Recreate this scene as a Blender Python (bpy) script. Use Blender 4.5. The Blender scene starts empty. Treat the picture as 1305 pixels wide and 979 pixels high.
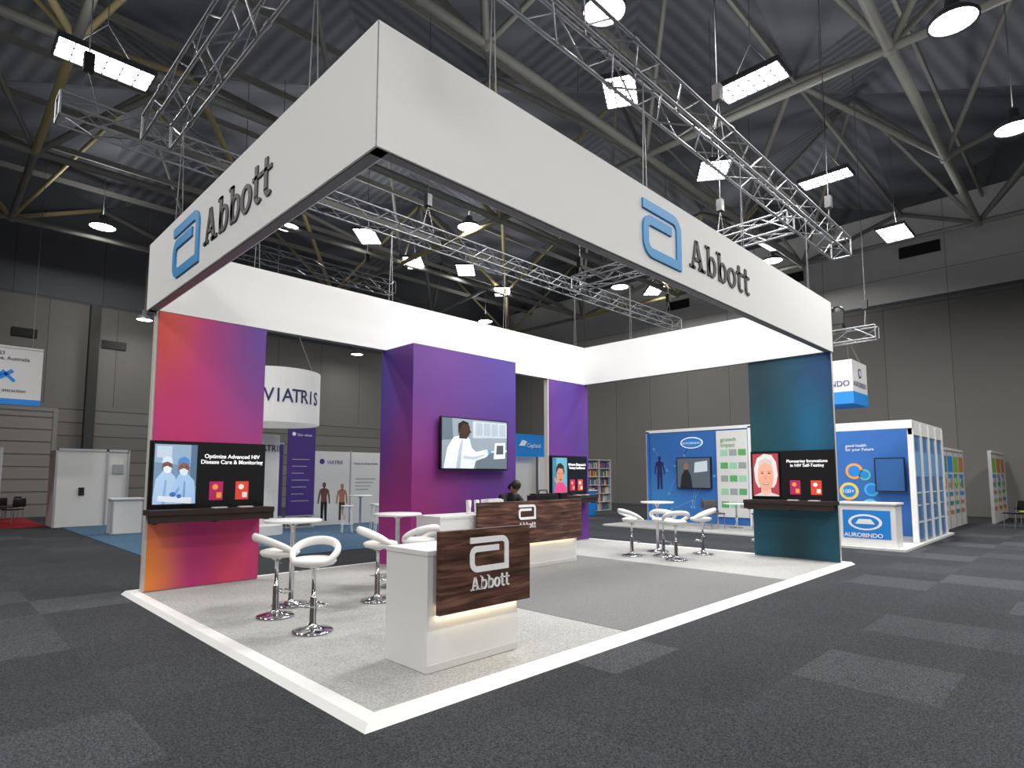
import bpy, math, random
from mathutils import Vector, Matrix
random.seed(7)
SC=bpy.context.scene
COL=SC.collection
def lin(h):
    h=h.lstrip('#'); v=[int(h[i:i+2],16)/255 for i in (0,2,4)]
    return tuple((c/12.92 if c<=.04045 else ((c+.055)/1.055)**2.4) for c in v)+(1,)
MATS={}
def newmat(name):
    m=bpy.data.materials.new(name); m.use_nodes=True
    nt=m.node_tree; b=nt.nodes["Principled BSDF"]
    return m,nt,b
def mat(name,col,rough=.5,metal=0,emit=0,noise=.06,nscale=30,bump=0):
    if name in MATS: return MATS[name]
    m,nt,b=newmat(name); c=lin(col)
    b.inputs["Roughness"].default_value=rough; b.inputs["Metallic"].default_value=metal
    if emit:
        b.inputs["Emission Color"].default_value=c; b.inputs["Emission Strength"].default_value=emit
    tc=nt.nodes.new("ShaderNodeTexCoord"); n=nt.nodes.new("ShaderNodeTexNoise"); n.inputs["Scale"].default_value=nscale
    nt.links.new(tc.outputs["Object"],n.inputs["Vector"])
    mx=nt.nodes.new("ShaderNodeMix"); mx.data_type='RGBA'
    mx.inputs[6].default_value=tuple(x*(1-noise) for x in c[:3])+(1,); mx.inputs[7].default_value=tuple(min(1,x*(1+noise)) for x in c[:3])+(1,)
    nt.links.new(n.outputs["Fac"],mx.inputs[0]); nt.links.new(mx.outputs[2],b.inputs["Base Color"])
    if bump:
        bp=nt.nodes.new("ShaderNodeBump"); bp.inputs["Strength"].default_value=bump; bp.inputs["Distance"].default_value=.01
        nt.links.new(n.outputs["Fac"],bp.inputs["Height"]); nt.links.new(bp.outputs[0],b.inputs["Normal"])
    MATS[name]=m; return m
def gradmat(name,base,blobs,emit=0,rough=.6):
    """printed fabric colour gradient; blobs=(gx,gy,gz,radius,colour,strength) in generated coords (None axis ignored)"""
    m,nt,b=newmat(name); L=nt.links; N=nt.nodes
    tc=N.new("ShaderNodeTexCoord"); sep=N.new("ShaderNodeSeparateXYZ"); L.new(tc.outputs["Generated"],sep.inputs[0])
    prev=None; pc=lin(base)
    for (gx,gy,gz,r,col,st) in blobs:
        cm=N.new("ShaderNodeCombineXYZ"); 
        tgt=[]
        for i,g in enumerate((gx,gy,gz)):
            if g is None: tgt.append(0)
            else: L.new(sep.outputs[i],cm.inputs[i]); tgt.append(g)
        vm=N.new("ShaderNodeVectorMath"); vm.operation='DISTANCE'; vm.inputs[1].default_value=tgt; L.new(cm.outputs[0],vm.inputs[0])
        mr=N.new("ShaderNodeMapRange"); mr.interpolation_type='SMOOTHSTEP'
        mr.inputs["From Min"].default_value=0; mr.inputs["From Max"].default_value=r
        mr.inputs["To Min"].default_value=st; mr.inputs["To Max"].default_value=0
        L.new(vm.outputs["Value"],mr.inputs["Value"])
        mx=N.new("ShaderNodeMix"); mx.data_type='RGBA'; L.new(mr.outputs[0],mx.inputs[0])
        if prev is None: mx.inputs[6].default_value=pc
        else: L.new(prev,mx.inputs[6])
        mx.inputs[7].default_value=lin(col); prev=mx.outputs[2]
    L.new(prev,b.inputs["Base Color"]); b.inputs["Roughness"].default_value=rough
    if emit: L.new(prev,b.inputs["Emission Color"]); b.inputs["Emission Strength"].default_value=emit
    MATS[name]=m; return m

class B:
    def __init__(s): s.v=[];s.f=[];s.m=[];s.sm=[];s.ml=[]
    def mi(s,m):
        if m not in s.ml: s.ml.append(m)
        return s.ml.index(m)
    def add(s,vs,fs,m,smooth=False):
        o=len(s.v); s.v+= [tuple(x) for x in vs]; k=s.mi(m)
        for f in fs: s.f.append([i+o for i in f]); s.m.append(k); s.sm.append(smooth)
    def box(s,x0,x1,y0,y1,z0,z1,m,M=None):
        vs=[(x,y,z) for x in(x0,x1) for y in(y0,y1) for z in(z0,z1)]
        if M: vs=[M@Vector(v) for v in vs]
        s.add(vs,[(0,1,3,2),(4,6,7,5),(0,4,5,1),(2,3,7,6),(0,2,6,4),(1,5,7,3)],m)
    def tube(s,p0,p1,r,m,n=6,r1=None):
        p0=Vector(p0);p1=Vector(p1);d=(p1-p0)
        if d.length<1e-6: return
        d.normalize(); a=d.orthogonal().normalized(); b=d.cross(a); r1=r if r1 is None else r1
        vs=[];fs=[]
        for k in range(n):
            t=2*math.pi*k/n; e=a*math.cos(t)+b*math.sin(t); vs+= [p0+e*r,p1+e*r1]
        for k in range(n):
            j=(k+1)%n; fs.append((2*k,2*j,2*j+1,2*k+1))
        s.add(vs,fs,m,n>5)
        s.add(vs,[tuple(2*k for k in range(n))[::-1],tuple(2*k+1 for k in range(n))],m)
    def sweep(s,pts,ra,rb,m,n=10,closed=False,up=Vector((0,0,1))):
        P=[Vector(p) for p in pts]; vs=[];fs=[];L=len(P)
        for i,p in enumerate(P):
            a=P[(i-1)%L] if (closed or i>0) else p; c=P[(i+1)%L] if (closed or i<L-1) else p
            t=(c-a).normalized(); sd=t.cross(up).normalized(); u2=sd.cross(t)
            A=ra[i] if isinstance(ra,list) else ra; Bb=rb[i] if isinstance(rb,list) else rb
            for k in range(n):
                q=2*math.pi*k/n; vs.append(p+sd*A*math.cos(q)+u2*Bb*math.sin(q))
        for i in range(L if closed else L-1):
            j=(i+1)%L
            for k in range(n):
                k2=(k+1)%n; fs.append((i*n+k,i*n+k2,j*n+k2,j*n+k))
        s.add(vs,fs,m,True)
        if not closed: s.add(vs,[tuple(range(n))[::-1],tuple((L-1)*n+k for k in range(n))],m)
    def lathe(s,c,prof,m,n=28,sx=1,sy=1,smooth=True,rot=0):
        vs=[];fs=[];L=len(prof)
        for k in range(n):
            t=2*math.pi*k/n
            for r,z in prof:
                x=r*math.cos(t)*sx;y=r*math.sin(t)*sy
                vs.append((c[0]+x*math.cos(rot)-y*math.sin(rot),c[1]+x*math.sin(rot)+y*math.cos(rot),c[2]+z))
        for k in range(n):
            j=(k+1)%n
            for i in range(L-1): fs.append((k*L+i,j*L+i,j*L+i+1,k*L+i+1))
        s.add(vs,fs,m,smooth)
    def prism(s,poly,fr,m,d=.01,off=0):
        O,U,V,N=[Vector(q) for q in fr]; n=len(poly)
        fr_=[O+U*a+V*b+N*(off+d) for a,b in poly]; bk=[O+U*a+V*b+N*off for a,b in poly]
        fs=[tuple(range(n))]+[(i,i+n,(i+1)%n+n,(i+1)%n) for i in range(n)]
        s.add(fr_+bk,fs,m)
    def strip(s,inn,outp,fr,m,d=.01,closed=False,off=0):
        n=len(inn)
        for i in range(n if closed else n-1):
            j=(i+1)%n; s.prism([inn[i],inn[j],outp[j],outp[i]],fr,m,d,off)
    def ell(s,cx,cy,rx,ry,fr,m,d=.002,off=0,n=20,rot=0,a0=0,a1=2*math.pi):
        ps=[]
        for k in range(n):
            t=a0+(a1-a0)*k/(n if a1-a0>6.2 else n-1); x=rx*math.cos(t);y=ry*math.sin(t)
            ps.append((cx+x*math.cos(rot)-y*math.sin(rot),cy+x*math.sin(rot)+y*math.cos(rot)))
        s.prism(ps,fr,m,d,off)
    def done(s,name,parent=None,bevel=0):
        xs=[v[0] for v in s.v];ys=[v[1] for v in s.v];zs=[v[2] for v in s.v]
        o=((min(xs)+max(xs))/2,(min(ys)+max(ys))/2,min(zs))
        me=bpy.data.meshes.new(name); me.from_pydata([(v[0]-o[0],v[1]-o[1],v[2]-o[2]) for v in s.v],[],s.f)
        for m in s.ml: me.materials.append(m)
        me.polygons.foreach_set("material_index",s.m); me.polygons.foreach_set("use_smooth",s.sm); me.update()
        ob=bpy.data.objects.new(name,me); COL.objects.link(ob); ob.location=o
        if parent: par(ob,parent)
        if bevel:
            bm=ob.modifiers.new("bevel","BEVEL"); bm.width=bevel; bm.segments=2; bm.limit_method='ANGLE'
        return ob
def par(ob,p):
    ob.parent=p; ob.matrix_parent_inverse=Matrix.Translation(-Vector(p.location))
def text(body,loc,size,m,parent,face='-y',ext=.002,align='LEFT',rotm=None,sp=1.0,bold=0,xs=1):
    cu=bpy.data.curves.new("lettering","FONT"); cu.body=body; cu.size=size; cu.extrude=ext; cu.align_x=align; cu.space_line=sp; cu.offset=bold
    cu.materials.append(m); ob=bpy.data.objects.new("lettering",cu); COL.objects.link(ob)
    R={'-y':(math.pi/2,0,0),'-x':(math.pi/2,0,-math.pi/2)}[face] if rotm is None else rotm
    ob.rotation_euler=R; ob.location=loc; ob.scale=(xs,1,1)
    par(ob,parent); return ob
def FY(x,y,z): return ((x,y,z),(1,0,0),(0,0,1),(0,-1,0))
def FX(x,y,z): return ((x,y,z),(0,-1,0),(0,0,1),(-1,0,0))

# ---------------- camera ----------------
cd=bpy.data.cameras.new("camera"); cam=bpy.data.objects.new("camera",cd); COL.objects.link(cam); SC.camera=cam
cam.location=(-2.13,-3.427,1.6)
cam.rotation_euler=(math.radians(90)+math.atan(67.6/757),0,math.radians(-45))
cd.sensor_width=36; cd.lens=36*757/1305; cd.shift_x=0.0; cd.shift_y=50.5/1305; cd.clip_end=200

# ---------------- materials ----------------
white=mat("white_laminate","#e8e8e7",.35,noise=.01)
fabric_white=mat("white_fabric","#ebebea",.8,noise=.01)
trimw=mat("white_edge_trim","#dededc",.5,noise=.02)
black=mat("black_panel","#101114",.35,noise=.02)
blackp=mat("black_plastic","#141416",.4)
chrome=mat("chrome","#d8d8da",.1,1,noise=.01)
alu=mat("aluminium_truss","#929497",.42,.7,noise=.08)
leather=mat("white_leatherette","#e8e7e4",.38,noise=.02)
blue=mat("logo_blue","#2b93d2",.5,noise=.01)
dark=mat("logo_charcoal","#454045",.6,noise=.01)
logow=mat("logo_white","#f4f4f4",.5,noise=.01)
cable=mat("steel_cable","#7a7b7d",.4,.6)
scrw=mat("screen_white_text","#ffffff",.5,emit=.6)
def em(name,c,e=.55): return mat(name,c,.4,emit=e,noise=.02)

def woodmat():
    m,nt,b=newmat("walnut_laminate"); N=nt.nodes;L=nt.links
    tc=N.new("ShaderNodeTexCoord"); mp=N.new("ShaderNodeMapping"); mp.inputs["Scale"].default_value=(.9,1,9); L.new(tc.outputs["Object"],mp.inputs[0])
    n=N.new("ShaderNodeTexNoise"); n.inputs["Scale"].default_value=2.2; n.inputs["Detail"].default_value=9; n.inputs["Distortion"].default_value=.6; L.new(mp.outputs[0],n.inputs["Vector"])
    r=N.new("ShaderNodeValToRGB"); e=r.color_ramp.elements; e[0].position=.32;e[0].color=lin("#2e1e19"); e[1].position=.7;e[1].color=lin("#84604f")
    x=r.color_ramp.elements.new(.5); x.color=lin("#56382e"); L.new(n.outputs["Fac"],r.inputs[0]); L.new(r.outputs[0],b.inputs["Base Color"])
    b.inputs["Roughness"].default_value=.4; return m
wood=woodmat()
def carpet(name,c0,c1,tile=0,scale=260,lo=.8,hi=1.2):
    m,nt,b=newmat(name); N=nt.nodes;L=nt.links
    tc=N.new("ShaderNodeTexCoord")
    n=N.new("ShaderNodeTexNoise"); n.inputs["Scale"].default_value=scale; n.inputs["Detail"].default_value=2; L.new(tc.outputs["Object"],n.inputs["Vector"])
    n2=N.new("ShaderNodeTexNoise"); n2.inputs["Scale"].default_value=scale/3; n2.inputs["Detail"].default_value=3; L.new(tc.outputs["Object"],n2.inputs["Vector"])
    ad=N.new("ShaderNodeMath"); ad.operation='ADD'; L.new(n.outputs["Fac"],ad.inputs[0]); L.new(n2.outputs["Fac"],ad.inputs[1])
    r=N.new("ShaderNodeMapRange"); r.inputs["From Min"].default_value=lo; r.inputs["From Max"].default_value=hi; L.new(ad.outputs[0],r.inputs["Value"])
    mx=N.new("ShaderNodeMix"); mx.data_type='RGBA'; mx.inputs[6].default_value=lin(c0); mx.inputs[7].default_value=lin(c1); L.new(r.outputs[0],mx.inputs[0])
    out=mx.outputs[2]
    if tile:
        sn=N.new("ShaderNodeVectorMath"); sn.operation='SNAP'; sn.inputs[1].default_value=(tile,tile,1000); L.new(tc.outputs["Object"],sn.inputs[0])
        wn=N.new("ShaderNodeTexWhiteNoise"); L.new(sn.outputs[0],wn.inputs["Vector"])
        cr=N.new("ShaderNodeValToRGB"); cr.color_ramp.interpolation='LINEAR'
        e=cr.color_ramp.elements; e[0].position=.0;e[0].color=(.85,.85,.85,1); e[1].position=1;e[1].color=(1.6,1.58,1.56,1)
        k=e.new(.75); k.color=(1.03,1.03,1.03,1); L.new(wn.outputs["Value"],cr.inputs[0])
        m2=N.new("ShaderNodeMix"); m2.data_type='RGBA'; m2.blend_type='MULTIPLY'; m2.inputs[0].default_value=1; L.new(out,m2.inputs[6]); L.new(cr.outputs[0],m2.inputs[7]); out=m2.outputs[2]
    L.new(out,b.inputs["Base Color"]); b.inputs["Roughness"].default_value=.95; b.inputs["Specular IOR Level"].default_value=.15
    bp=N.new("ShaderNodeBump"); bp.inputs["Strength"].default_value=.4; bp.inputs["Distance"].default_value=.004; L.new(ad.outputs[0],bp.inputs["Height"]); L.new(bp.outputs[0],b.inputs["Normal"])
    return m
hallc=carpet("dark_carpet_tiles","#1b1c1e","#4b4d51",tile=1.0,scale=230)
lightc=carpet("light_grey_carpet","#8a8a89","#b6b6b4",scale=200)
midc=carpet("mid_grey_carpet","#5e5e5f","#868686",scale=200)
bluec=carpet("blue_carpet","#3a526a","#56738c",scale=90)
redc=carpet("red_carpet","#7c1f28","#a8323a",scale=90)

def wallmat(name,c0,c1,bw,bh,mort,offset=0.0,ms=.02):
    m,nt,b=newmat(name); N=nt.nodes;L=nt.links
    tc=N.new("ShaderNodeTexCoord"); sp=N.new("ShaderNodeSeparateXYZ"); L.new(tc.outputs["Object"],sp.inputs[0])
    ad=N.new("ShaderNodeMath"); ad.operation='ADD'; L.new(sp.outputs[0],ad.inputs[0]); L.new(sp.outputs[1],ad.inputs[1])
    cb=N.new("ShaderNodeCombineXYZ"); L.new(ad.outputs[0],cb.inputs[0]); L.new(sp.outputs[2],cb.inputs[1])
    br=N.new("ShaderNodeTexBrick"); br.offset=offset; br.inputs["Color1"].default_value=lin(c0); br.inputs["Color2"].default_value=lin(c1); br.inputs["Mortar"].default_value=lin(mort)
    br.inputs["Scale"].default_value=1; br.inputs["Brick Width"].default_value=bw; br.inputs["Row Height"].default_value=bh; br.inputs["Mortar Size"].default_value=ms
    L.new(cb.outputs[0],br.inputs["Vector"]); L.new(br.outputs["Color"],b.inputs["Base Color"]); b.inputs["Roughness"].default_value=.8
    return m
w_low=wallmat("acoustic_wall_panels","#73716e","#6c6a67",2.4,9.0,"#504e4b",ms=.015)
w_up=wallmat("upper_wall_cladding","#d0cecb","#cac8c5",4.8,5.2,"#a3a19e")
w_slat=wallmat("slatted_wall","#757370","#6a6865",6,.55,"#3d3c3a")
w_dark=wallmat("dark_upper_wall","#595b5f","#535559",3,3,"#444548")
def deckmat():
    m,nt,b=newmat("corrugated_roof_deck"); N=nt.nodes;L=nt.links
    tc=N.new("ShaderNodeTexCoord"); w=N.new("ShaderNodeTexWave"); w.inputs["Scale"].default_value=.75; w.bands_direction='DIAGONAL'
    L.new(tc.outputs["Object"],w.inputs["Vector"])
    n=N.new("ShaderNodeTexNoise"); n.inputs["Scale"].default_value=.35; L.new(tc.outputs["Object"],n.inputs["Vector"])
    r=N.new("ShaderNodeMix"); r.data_type='RGBA'; r.inputs[6].default_value=lin("#6f7278"); r.inputs[7].default_value=lin("#8b8e95"); L.new(w.outputs["Fac"],r.inputs[0])
    r2=N.new("ShaderNodeMix"); r2.data_type='RGBA'; r2.blend_type='MULTIPLY'; r2.inputs[0].default_value=.5; L.new(r.outputs[2],r2.inputs[6]); L.new(n.outputs["Fac"],r2.inputs[7])
    L.new(r2.outputs[2],b.inputs["Base Color"]); b.inputs["Roughness"].default_value=.7
    bp=N.new("ShaderNodeBump"); bp.inputs["Strength"].default_value=.6; bp.inputs["Distance"].default_value=.05; L.new(w.outputs["Fac"],bp.inputs["Height"]); L.new(bp.outputs[0],b.inputs["Normal"])
    return m
deck=deckmat()

# ---------------- hall shell ----------------
X0,X1,Y0,Y1=-16,28,-16,27
b=B(); b.box(X0,X1,Y0,Y1,-.2,0,hallc); b.done("floor")
def wall(name,x0,x1,y0,y1,segs):
    b=B()
    for z0,z1,m in segs: b.box(x0,x1,y0,y1,z0,z1,m)
    return b.done(name)
wall("wall_back",X0,X1,Y1,Y1+.3,[(0,4.6,w_slat),(4.6,8.9,w_low),(8.9,17,w_dark)])
wall("wall_right",X1,X1+.3,Y0,Y1,[(0,9.15,w_low),(9.15,9.3,w_dark),(9.3,13.4,w_up),(13.4,17,w_dark)])
wall("wall_left",X0-.3,X0,Y0,Y1,[(0,9,w_low),(9,17,w_dark)])
wall("wall_front",X0,X1,Y0-.3,Y0,[(0,9,w_low),(9,17,w_dark)])
steel=mat("painted_roof_steel","#86857f",.5,noise=.15,nscale=1)
b=B(); dm=mat("door_grey","#85837f",.6)
b.box(-4,1.7,26.93,26.99,0,4.25,dm)
for k in range(8): b.box(-4,1.7,26.91,26.93,.5+k*.5,.52+k*.5,w_dark)
b.box(-4.15,-4,26.9,26.99,0,4.4,dm); b.box(1.7,1.85,26.9,26.99,0,4.4,dm); b.box(-4,1.7,26.9,26.99,4.25,4.4,dm); b.done("door_1")
nx=8; ny=8; vs=[];fs=[]; b=B()
for i in range(nx):
    for j in range(ny):
        vs.append((X0+(X1-X0)*i/(nx-1),Y0+(Y1-Y0)*j/(ny-1),15.8 if (i+j)%2 else 13.3))
for i in range(nx-1):
    for j in range(ny-1):
        a,b_,c_,d_=i*ny+j,(i+1)*ny+j,(i+1)*ny+j+1,i*ny+j+1
        if (i+j)%2: fs+=[(a,b_,c_),(a,c_,d_)]
        else: fs+=[(a,b_,d_),(b_,c_,d_)]
b.add(vs,fs,deck); ceil=b.done("ceiling")
warmlit=mat("warm_lit_roof_steel","#b5a878",.5,noise=.15,nscale=1)  # yellowish light on the roof beams, put into the steel colour
b=B(); lowz=10.9
gx=[X0+(X1-X0)*i/(nx-1) for i in range(nx)]; gy=[Y0+(Y1-Y0)*j/(ny-1) for j in range(ny)]
for i in range(nx-1):
    for j in range(ny-1):
        cxx=(gx[i]+gx[i+1])/2; cyy=(gy[j]+gy[j+1])/2
        mm=warmlit if (cyy>8 and (i+j)%2==0) else steel
        for a in (0,1):
            for c in (0,1):
                if (i+j+a+c)%2==0:
                    b.tube((cxx,cyy,lowz),(gx[i+a],gy[j+c],13.2),.09,mm,8)
                else: b.tube((cxx,cyy,lowz),(gx[i+a],gy[j+c],15.6),.07,mm,8)
        b.lathe((cxx,cyy,lowz-.16),[(0,0),(.12,.03),(.17,.16),(.12,.29),(0,.32)],steel,10)
        if i<nx-2: b.tube((cxx,cyy,lowz),(cxx+gx[1]-gx[0],cyy,lowz),.12,steel,8)
        if j<ny-2 and i%2==0: b.tube((cxx,cyy,lowz),(cxx,cyy+gy[1]-gy[0],lowz),.1,mm,8)
b.done("roof_space_frame")
b=B()
for k in range(16):
    y=Y0+1.5+k*2.8
    b.box(X0,X1,y-.04,y+.04,13.0,13.2,steel)
b.done("ceiling_purlins")
b=B(); b.box(2.7,3.05,26.6,27,0,8.9,mat("column_dark","#2b2b2c")); b.box(2.55,3.2,26.5,27,0,.25,steel); b.done("steel_column")
vent=mat("vent_black","#121212")
def ventg(name,fr,w,h):
    b=B(); b.prism([(0,0),(w,0),(w,h),(0,h)],fr,vent,.04)
    for k in range(5): 
        z=h*(k+.5)/5; b.prism([(0,z-.02),(w,z-.02),(w,z+.02),(0,z+.02)],fr,vent,.02,.04)
    b.done(name)
ventg("ventilation_grille",FY(.2,26.99,7.2),.8,.35); ventg("ventilation_grille",FY(2.9+.3,26.99,7.15),.9,.35)
ventg("ventilation_grille",FX(27.99,2.5,11.15),1.5,.5); ventg("ventilation_grille",FX(27.99,7.9,11.15),1.4,.5)
ventg("ventilation_grille",FX(27.99,14,11.1),1.4,.5)

# ---------------- booth platform ----------------
b=B(); h=.04
b.box(.12,9.98,.12,6.1,0,h,lightc); 
b.box(3.05,7.3,.121,4.95,h-.001,h+.004,midc)
b.box(0,10.1,0,.12,0,h+.002,trimw); b.box(0,.12,.12,6.1,0,h+.002,trimw); b.box(9.98,10.1,.12,6.1,0,h+.002,trimw); b.box(0,10.1,6.1,6.2,0,h+.002,trimw)
b.add([(0,0,h+.002),(10.1,0,h+.002),(10.14,-.05,0),(-.05,-.05,0),(-.05,6.2,0),(0,6.2,h+.002)],[(0,3,2,1),(0,5,4,3)],trimw)
b.done("exhibition_platform")
H=h+.004

# ---------------- canopy fascia ----------------
b=B(); z0,z1=3.93,4.88; xa,xb,ya,yb=.02,9.9,.08,6.0; t=.13
b.box(xa,xb,ya,ya+t,z0,z1,fabric_white); b.box(xa,xb,yb-t,yb,z0,z1,fabric_white)
b.box(xa,xa+t,ya+t,yb-t,z0,z1,fabric_white); b.box(xb-t,xb,ya+t,yb-t,z0,z1,fabric_white)
prof=mat("dark_frame_profile","#77777a",.5)
for (p,q,r_,s_) in ((xa,xb,ya,ya+t),(xa,xb,yb-t,yb),(xa,xa+t,ya,yb),(xb-t,xb,ya,yb)):
    b.box(p+.02,q-.02,r_+.02,s_-.02,z0-.01,z0,prof)
for (p,q) in ((xa,ya),(xb,ya),(xa,yb)):
    b.box(p-.003,p+.003,q-.003,q+.003,z0,z1,prof)
canopy=b.done("hanging_canopy_frame")

def rounded(path,rad):
    out=[];n=len(path)
    for i,p in enumerate(path):
        r=rad[i]
        if r==0: out.append(p); continue
        P=Vector(p);A=(Vector(path[i-1])-P).normalized();C=(Vector(path[i+1])-P).normalized()
        a=P+A*r;c=P+C*r
        for k in range(9):
            t1=math.pi/2*k/8
            o=a+c-P
            out.append(tuple(o-(C*r)*math.cos(t1)-(A*r)*math.sin(t1)) )
    return out
def stroke(b,path,w,fr,m,d=.02):
    n=len(path);L=[];R=[]
    for i in range(n):
        P=Vector(path[i]); d0=(P-Vector(path[i-1])).normalized() if i else None; d1=(Vector(path[i+1])-P).normalized() if i<n-1 else None
        if d0 is None:d0=d1
        if d1 is None:d1=d0
        n0=Vector((-d0.y,d0.x));n1=Vector((-d1.y,d1.x)); nn=(n0+n1).normalized(); k=w/2/max(.3,nn.dot(n1))
        L.append(tuple(P+nn*k));R.append(tuple(P-nn*k))
    b.strip(R,L,fr,m,d)
def symbol(b,fr,W,Hh,m,d=.02):
    w=.17*Hh; e=w/2; r=.2*Hh
    path=[(0,Hh-e),(W-e,Hh-e),(W-e,e),(e,e),(e,Hh*.66),(W*.74,Hh*.66)]
    stroke(b,rounded(path,[0,r,0,r,r*.8,0]),w,fr,m,d)
def ringpts(cx,cy,rx,ry,n=24,a0=0,a1=2*math.pi):
    return [(cx+rx*math.cos(a0+(a1-a0)*k/n),cy+ry*math.sin(a0+(a1-a0)*k/n)) for k in range(n+ (0 if a1-a0>6.2 else 1))]
def wordmark(b,fr,W,Hc,m,d=.015):
    adv=4.36; sx=W/adv; x=[0]
    def pr(p): b.prism([((x[0]+a)*sx,c*Hc) for a,c in p],fr,m,d)
    def R(a,c,e,g): pr([(a,c),(e,c),(e,g),(a,g)])
    pr([(.12,0),(.24,0),(.5,1),(.38,1)]); pr([(.38,1),(.56,1),(.88,0),(.68,0)]); R(.27,.29,.7,.39); R(0,0,.38,.09); R(.56,0,1.02,.09)
    x[0]=1.04
    def ring(cx,rx,ry=.38,cy=.36):
        o=ringpts(cx,cy,rx,ry);i=ringpts(cx,cy,rx*.46,ry*.72)
        b.strip([((x[0]+p)*sx,q*Hc) for p,q in i],[((x[0]+p)*sx,q*Hc) for p,q in o],fr,m,d,closed=True)
    for k in range(2):
        R(.12,0,.29,1.04); R(0,.95,.29,1.04); ring(.44,.3); x[0]+=.77
    ring(.34,.34); x[0]+=.71
    for k in range(2):
        R(.13,.16,.3,.98); R(0,.63,.52,.73)
        o=ringpts(.36,.2,.23,.22,10,math.pi,1.75*math.pi);i=ringpts(.38,.2,.08,.12,10,math.pi,1.75*math.pi)
        b.strip([((x[0]+p)*sx,q*Hc) for p,q in i],[((x[0]+p)*sx,q*Hc) for p,q in o],fr,m,d); x[0]+=.55
b=B()
symbol(b,FY(3.43,ya,4.07),.84,.65,blue); wordmark(b,FY(4.48,ya,4.2),1.75,.37,dark); b.done("fascia_logo_lettering",canopy)
b=B()
symbol(b,FX(xa,4.8,4.07),.98,.66,blue); wordmark(b,FX(xa,3.66,4.2),1.82,.39,dark); b.done("fascia_logo_lettering_side",canopy)
b=B()
for (x,y) in ((xa+.06,1.2),(xa+.06,4.9),(1.2,ya+.06),(3.6,ya+.06),(6.2,ya+.06),(8.9,ya+.06),(1.5,yb-.06),(4,yb-.06),(7,yb-.06),(9.5,yb-.06),(xb-.06,1.5),(xb-.06,4.5)):
    b.tube((x-.04,y,4.88),(x,y,6.25),.006,cable,4); b.tube((x+.04,y,4.88),(x,y,6.25),.006,cable,4)
b.done("suspension_cables",canopy)

# ---------------- wall panels ----------------
g_left=gradmat("sunset_gradient_print","#b82f70",[(1,None,1,.8,"#56398e",.97),(.05,None,1,.45,"#d0503a",.9),(.0,None,.06,.4,"#ec8533",1),(.75,None,.0,.35,"#d8455c",.8),(.2,None,.55,.3,"#cc2f6c",.6)],emit=.07)
g_tower=gradmat("violet_gradient_print","#5b2c80",[(1,None,1,.85,"#3f2f86",.9),(.0,None,.15,.75,"#a02c74",.85),(.25,None,1,.4,"#66308a",.6),(0,1,.85,.8,"#3c3388",.8)],emit=.06)
g_right=gradmat("purple_gradient_print","#5a2d80",[(.5,None,1,.6,"#4d3590",.8),(.2,None,0,.7,"#8c2c78",.8),(.9,None,.6,.4,"#3c2f78",.6)],emit=.06)
g_teal=gradmat("teal_gradient_print","#0d4f63",[(None,0,1,.7,"#12406f",.95),(None,.9,.95,.6,"#082f3b",.95),(None,.25,.62,.33,"#0d668f",.8),(None,0.5,.0,.45,"#043034",.95),(None,1,.5,.4,"#0b464a",.85)],emit=.05)
edge=mat("panel_edge_white","#cfcac4",.5)
def panelY(name,xx0,xx1,g):
    b=B(); b.box(xx0,xx1,5.88,6.0,H,3.92,edge); p=b.done(name); b=B(); b.box(xx0+.03,xx1,5.868,5.88,H+.01,3.92,g); b.done("printed_face",p); return p
pL=panelY("gradient_display_panel",.12,1.66,g_left)
pR=panelY("gradient_display_panel",8.38,9.9,g_right)
b=B(); b.box(9.82,9.9,.1,1.66,H,3.92,edge); pT=b.done("gradient_display_panel"); b=B(); b.box(9.808,9.82,.1,1.66,H+.01,3.92,g_teal); b.done("printed_face",pT)
b=B(); b.box(3.87,6.4,5.0,6.0,H,3.928,g_tower); tower=b.done("gradient_storage_tower")

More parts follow.
